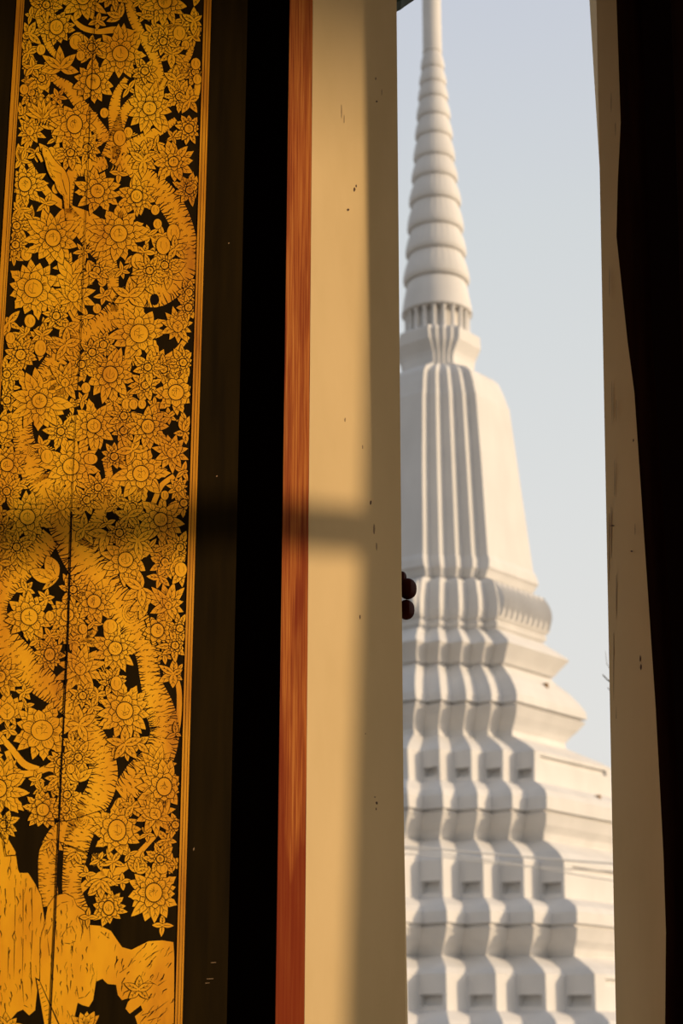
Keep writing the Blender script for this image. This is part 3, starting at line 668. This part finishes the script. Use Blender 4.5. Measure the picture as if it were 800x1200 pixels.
redent('bell_body', prof([(530.2, 424, 553), (534, 426.5, 558), (546, 429.5, 578), (550.5, 434, 584), (554, 446, 590), (556.4, 459, 595.5), (557.2, 460.5, 596.5), (564.5, 552, 610), (570.5, 640, 623), (571.3, 650, 624.5), (573, 655, 628), (573, 664, 631), (571, 667, 629), (568.5, 676, 624)]), label='tall tapering fluted body')
redent('lotus_band', prof([(570, 677, 626), (578, 680, 637), (580.5, 690, 641), (583, 702, 644), (583.6, 714, 645), (582.5, 722, 643), (580.5, 727, 638), (582.5, 729, 641), (582, 733, 639), (580.5, 736, 635)]))
# lotus petals on the flat middles of the band
H_, zh, MM = fit(583.4, 708, 645); _, za = PP(580, 683); _, zb = PP(582, 723)
npet = 10
for nn, tt in ((nR, nL), (nL, nR)):
    for i in range(npet):
        mb = MB(); u = (-1+2*(i+.5)/npet)*MM; w = MM/npet*.74; st_ = 6
        for j in range(st_+1):
            v = j/st_; z = za+(zb-za)*v; ww = w*(sin(pi*(.12+.80*(1-v)))**.6); bul = .05+.14*sin(pi*v); hh = fit(578+5.6*sin(pi*min(.5, v*.62)), 684+40*v, 638+7*sin(pi*min(.5, v*.62)))[0]
            mb.v += [tuple(AX+nn*(hh-.03)+tt*(u-ww)+Vector((0, 0, z))), tuple(AX+nn*(hh+bul)+tt*u+Vector((0, 0, z))), tuple(AX+nn*(hh-.03)+tt*(u+ww)+Vector((0, 0, z)))]
        for j in range(st_):
            for q in (0, 1): mb.f.append([3*j+q, 3*j+q+1, 3*j+q+4, 3*j+q+3]); mb.m.append(0)
        mb.build('lotus_petal', M['white'], che)
g = .9
redent('upper_tier', prof([(580.5, 736, 635), (586, 740, 642), (595, 749.5, 663), (595.4, 752, 667), (591.5, 770, 653), (590, 776, 649), (588, 777, 644), (588, 779, 643), (590, 781, 647), (592, 785, 652), (598, 793, 666), (603, 804, 679), (605.3, 812, 686), (605.5, 821, 688), (602.5, 822, 681), (602.5, 824, 681), (605.2, 825.5, 686), (604.5, 838, 677), (602, 848, 668), (600, 856, 662), (600, 862, 663)]))
redent('stepped_tier', prof([(600, 862, 663), (607, 866, 676), (619, 873, 701), (626, 879, 716), (626, 915, 717), (633, 919.5, 731), (638.5, 925, 746), (640.5, 932, 753), (640.5, 947.5, 754), (637.5, 948.5, 747), (637.5, 951, 747), (640, 952, 752), (639.5, 966, 743), (637, 975, 734), (636.5, 984, 728)]), slots=(3,))
redent('stepped_tier', prof([(636.5, 984, 728), (643, 988, 742), (654, 998, 770), (660.5, 1008, 783), (661.5, 1052, 785), (669, 1056, 800), (674.5, 1061, 815), (676, 1068, 823), (676, 1081.5, 824), (673, 1082.5, 817), (673, 1085.5, 817), (676, 1086.5, 822), (675.5, 1102, 812), (673, 1111, 802), (672.5, 1120, 795)]), slots=(3,))
redent('stepped_tier', prof([(672.5, 1120, 795), (679, 1125, 810), (690, 1134, 840), (696.5, 1141, 852), (698, 1184.5, 855), (706, 1189, 870), (713, 1196, 886), (715, 1203, 894), (715, 1218, 895), (712, 1219, 888), (712, 1222, 888), (715, 1223, 893), (714.5, 1240, 882), (711, 1250, 870), (711, 1262, 864)]), slots=(3,))
tp = fit(711, 1262, 864)
bp = [tp, (tp[0]+.6, tp[1]-.35), (tp[0]+.85, tp[1]-.6), (tp[0]+.9, tp[1]-1.5), (tp[0]+1.3, tp[1]-1.7), (tp[0]+1.35, tp[1]-2.1), (tp[0]+1.2, tp[1]-2.2), (tp[0]+1.3, tp[1]-2.6), (tp[0]+2.2, tp[1]-3.0), (tp[0]+2.3, GZ)]
print('base', tp)
redent('base_terrace', mono([(q[0], max(q[1], GZ+.001*(len(bp)-i)), tp[2]+(q[0]-tp[0])*.6) for i, q in enumerate(bp)]))
# little dark rain spouts on the flat sunny sides
for (fy, ft, zz) in ((600, -.1, 792), (640.5, -.14, 922), (674, -.25, 1056)):
    H1, z1 = PP(fy, zz); c = AX+nR*(H1+.0)+nL*(H1*ft)
    mb = MB(); q = .05
    lo = [c+nR*.05-nL*q, c+nR*.05+nL*q, c-nR*.3+nL*q, c-nR*.3-nL*q]
    mb.prism([p+Vector((0, 0, z1-.09)) for p in lo], [p+Vector((0, 0, z1+.09)) for p in lo]); mb.build('rain_spout', M['crack'], che)

# cables strung in front of the chedi
for i, (pl, rr, lab) in enumerate((([(380, 990), (485, 993), (600, 1003), (720, 1012), (860, 1018)], .022, 'uppermost of the pale cables crossing before the chedi'),
                      ([(380, 1000), (485, 1001), (600, 1014), (720, 1021), (860, 1024)], .016, 'middle of the three pale cables crossing before the chedi'),
                      ([(380, 985), (485, 996), (600, 1012), (720, 1032), (860, 1050)], .016, 'lowest pale cable at the right, sloping down before the chedi'))):
    pp = smooth([(a, b, 0) for a, b in pl], 4); yy = (43, 44.5, 46)[i]; P = [hit(a, b, (0, yy), (1, yy)) for a, b, _ in pp]; mb = MB()
    for p in P: mb.v += [(p.x, p.y+rr*cos(t*pi/4), p.z+rr*sin(t*pi/4)) for t in range(8)]
    for j in range(len(P)-1):
        for t in range(8): mb.f.append([j*8+t, j*8+(t+1) % 8, (j+1)*8+(t+1) % 8, (j+1)*8+t]); mb.m.append(0)
    tag(mb.build('cable', M['cable'], None, True), lab, 'cable', 'cables before the chedi')

# twig reaching in past the right jamb
tw = empty('twig', (hit(810, 1950, (0, 9), (1, 9)).x, 9, -1.0)); tag(tw, 'blurred grey twig tips showing beside the right jamb, at the level of the stepped tiers', 'twig')
def tube(name, pts, r, m, parent, y=9):
    P = [hit(a, b, (0, y), (1, y)) for a, b in pts]; mb = MB(); n = 8
    for j, p in enumerate(P):
        rr = r*(1-.6*j/len(P))
        for i in range(n): t = 2*pi*i/n; mb.v.append((p.x+rr*cos(t)*.5, p.y+rr*cos(t), p.z+rr*sin(t)))
    for j in range(len(P)-1):
        for i in range(n): mb.f.append([j*n+i, j*n+(i+1) % n, (j+1)*n+(i+1) % n, (j+1)*n+i]); mb.m.append(0)
    mb.f += [list(range(n)), [(len(P)-1)*n+i for i in range(n)]]; mb.m += [0, 0]
    return mb.build(name, m, parent, True)
tube('stem', [(810, 1950), (790, 1250), (775, 1050), (760, 900), (742, 850), (728, 812), (718, 800), (712, 797), (706, 791)], .010, M['twig'], tw)
tube('side_shoot', [(742, 850), (727, 825), (717, 812), (712, 806)], .007, M['twig'], tw)
tube('side_shoot', [(728, 812), (718, 790), (711, 778), (709, 764)], .006, M['twig'], tw)

# ------------------------------------------------------------------ ground outside
mb = MB(); mb.add([(-400, -400, GZ), (400, -400, GZ), (400, 400, GZ), (-400, 400, GZ)], [(0, 1, 2, 3)])
tag(mb.build('ground', M['paving'], fix=False), kind='structure')

# unseen eave on columns, added to soften the sun atop the gilded leaf
blocker = empty('sun_blocker', (25.5, -1.5, GZ)); tag(blocker, 'unseen eave on columns, added to dim the sun at the top of the gilded leaf', 'light blocker')
mb = MB(); ZE = 10.26; ex = [V(x, y, z) for x, z in ((24.4, ZE), (24.4, ZE+.2), (25.5, ZE+1.5), (26.6, ZE+.2), (26.6, ZE)) for y in (-14, 11)]
mb.add(ex, [(0, 1, 3, 2), (2, 3, 5, 4), (4, 5, 7, 6), (6, 7, 9, 8), (8, 9, 1, 0), (0, 2, 4, 6, 8), (1, 9, 7, 5, 3)]); mb.build('blocker_eave', M['ceil'], blocker)
for y in (-13, -8, 4.5, 10): mb = MB(); mb.box((25.25, y-.25, GZ), (25.75, y+.25, ZE+.01)); mb.build('column', M['white'], blocker)  # supports for the added eave

# ------------------------------------------------------------------ light
ld = bpy.data.lights.new('sun', 'SUN'); ld.energy = 2.85; ld.angle = .024; ld.color = (1, .73, .44)
lo = bpy.data.objects.new('sun', ld); C.objects.link(lo); lo.rotation_euler = SUN.to_track_quat('Z', 'Y').to_euler(); lo.location = (30, -5, 20)
W = bpy.data.worlds.new('hazy_evening_sky'); S.world = W; W.use_nodes = True; nt = W.node_tree; N = nt.nodes; L = nt.links; N.clear()
out = N.new('ShaderNodeOutputWorld'); bg = N.new('ShaderNodeBackground'); tc = N.new('ShaderNodeTexCoord'); sx = N.new('ShaderNodeSeparateXYZ'); rp = N.new('ShaderNodeValToRGB')
L.new(tc.outputs['Generated'], sx.inputs[0]); L.new(sx.outputs['Z'], rp.inputs[0]); e = rp.color_ramp.elements
cols = [(0., (.50, .46, .40)), (.02, (.74, .70, .66)), (.17, (.765, .76, .735)), (.30, (.72, .735, .73)), (.45, (.645, .68, .70)), (.56, (.575, .61, .685)), (.75, (.30, .34, .42)), (1., (.20, .24, .32))]
while len(e) < len(cols): e.new(.5)
for i, (p, c) in enumerate(cols): e[i].position = p; e[i].color = (*c, 1)
vm = N.new('ShaderNodeVectorMath'); vm.operation = 'DOT_PRODUCT'; vm.inputs[1].default_value = tuple(SUN); L.new(tc.outputs['Generated'], vm.inputs[0])
mx = N.new('ShaderNodeMath'); mx.operation = 'MAXIMUM'; mx.inputs[1].default_value = 0; L.new(vm.outputs['Value'], mx.inputs[0])
pw = N.new('ShaderNodeMath'); pw.operation = 'POWER'; pw.inputs[1].default_value = 5; L.new(mx.outputs[0], pw.inputs[0])
ad = N.new('ShaderNodeMixRGB'); ad.blend_type = 'ADD'; ad.inputs[2].default_value = (1.6, 1.3, 1.0, 1); L.new(pw.outputs[0], ad.inputs[0]); L.new(rp.outputs[0], ad.inputs[1])
# the sky away from the sunset, behind the photographer, is duller
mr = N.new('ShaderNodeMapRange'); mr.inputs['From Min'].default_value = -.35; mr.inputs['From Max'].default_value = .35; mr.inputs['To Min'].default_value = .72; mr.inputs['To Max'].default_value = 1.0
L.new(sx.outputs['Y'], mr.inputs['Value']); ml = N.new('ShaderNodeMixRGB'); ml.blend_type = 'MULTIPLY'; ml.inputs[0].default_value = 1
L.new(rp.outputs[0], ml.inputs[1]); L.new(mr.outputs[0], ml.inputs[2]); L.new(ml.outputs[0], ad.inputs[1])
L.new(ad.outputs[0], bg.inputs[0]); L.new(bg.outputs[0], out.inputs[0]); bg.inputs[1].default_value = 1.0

S.view_settings.view_transform = 'Standard'; S.view_settings.look = 'None'; S.view_settings.gamma = 1; S.view_settings.use_curve_mapping = False
S.view_settings.exposure = 0
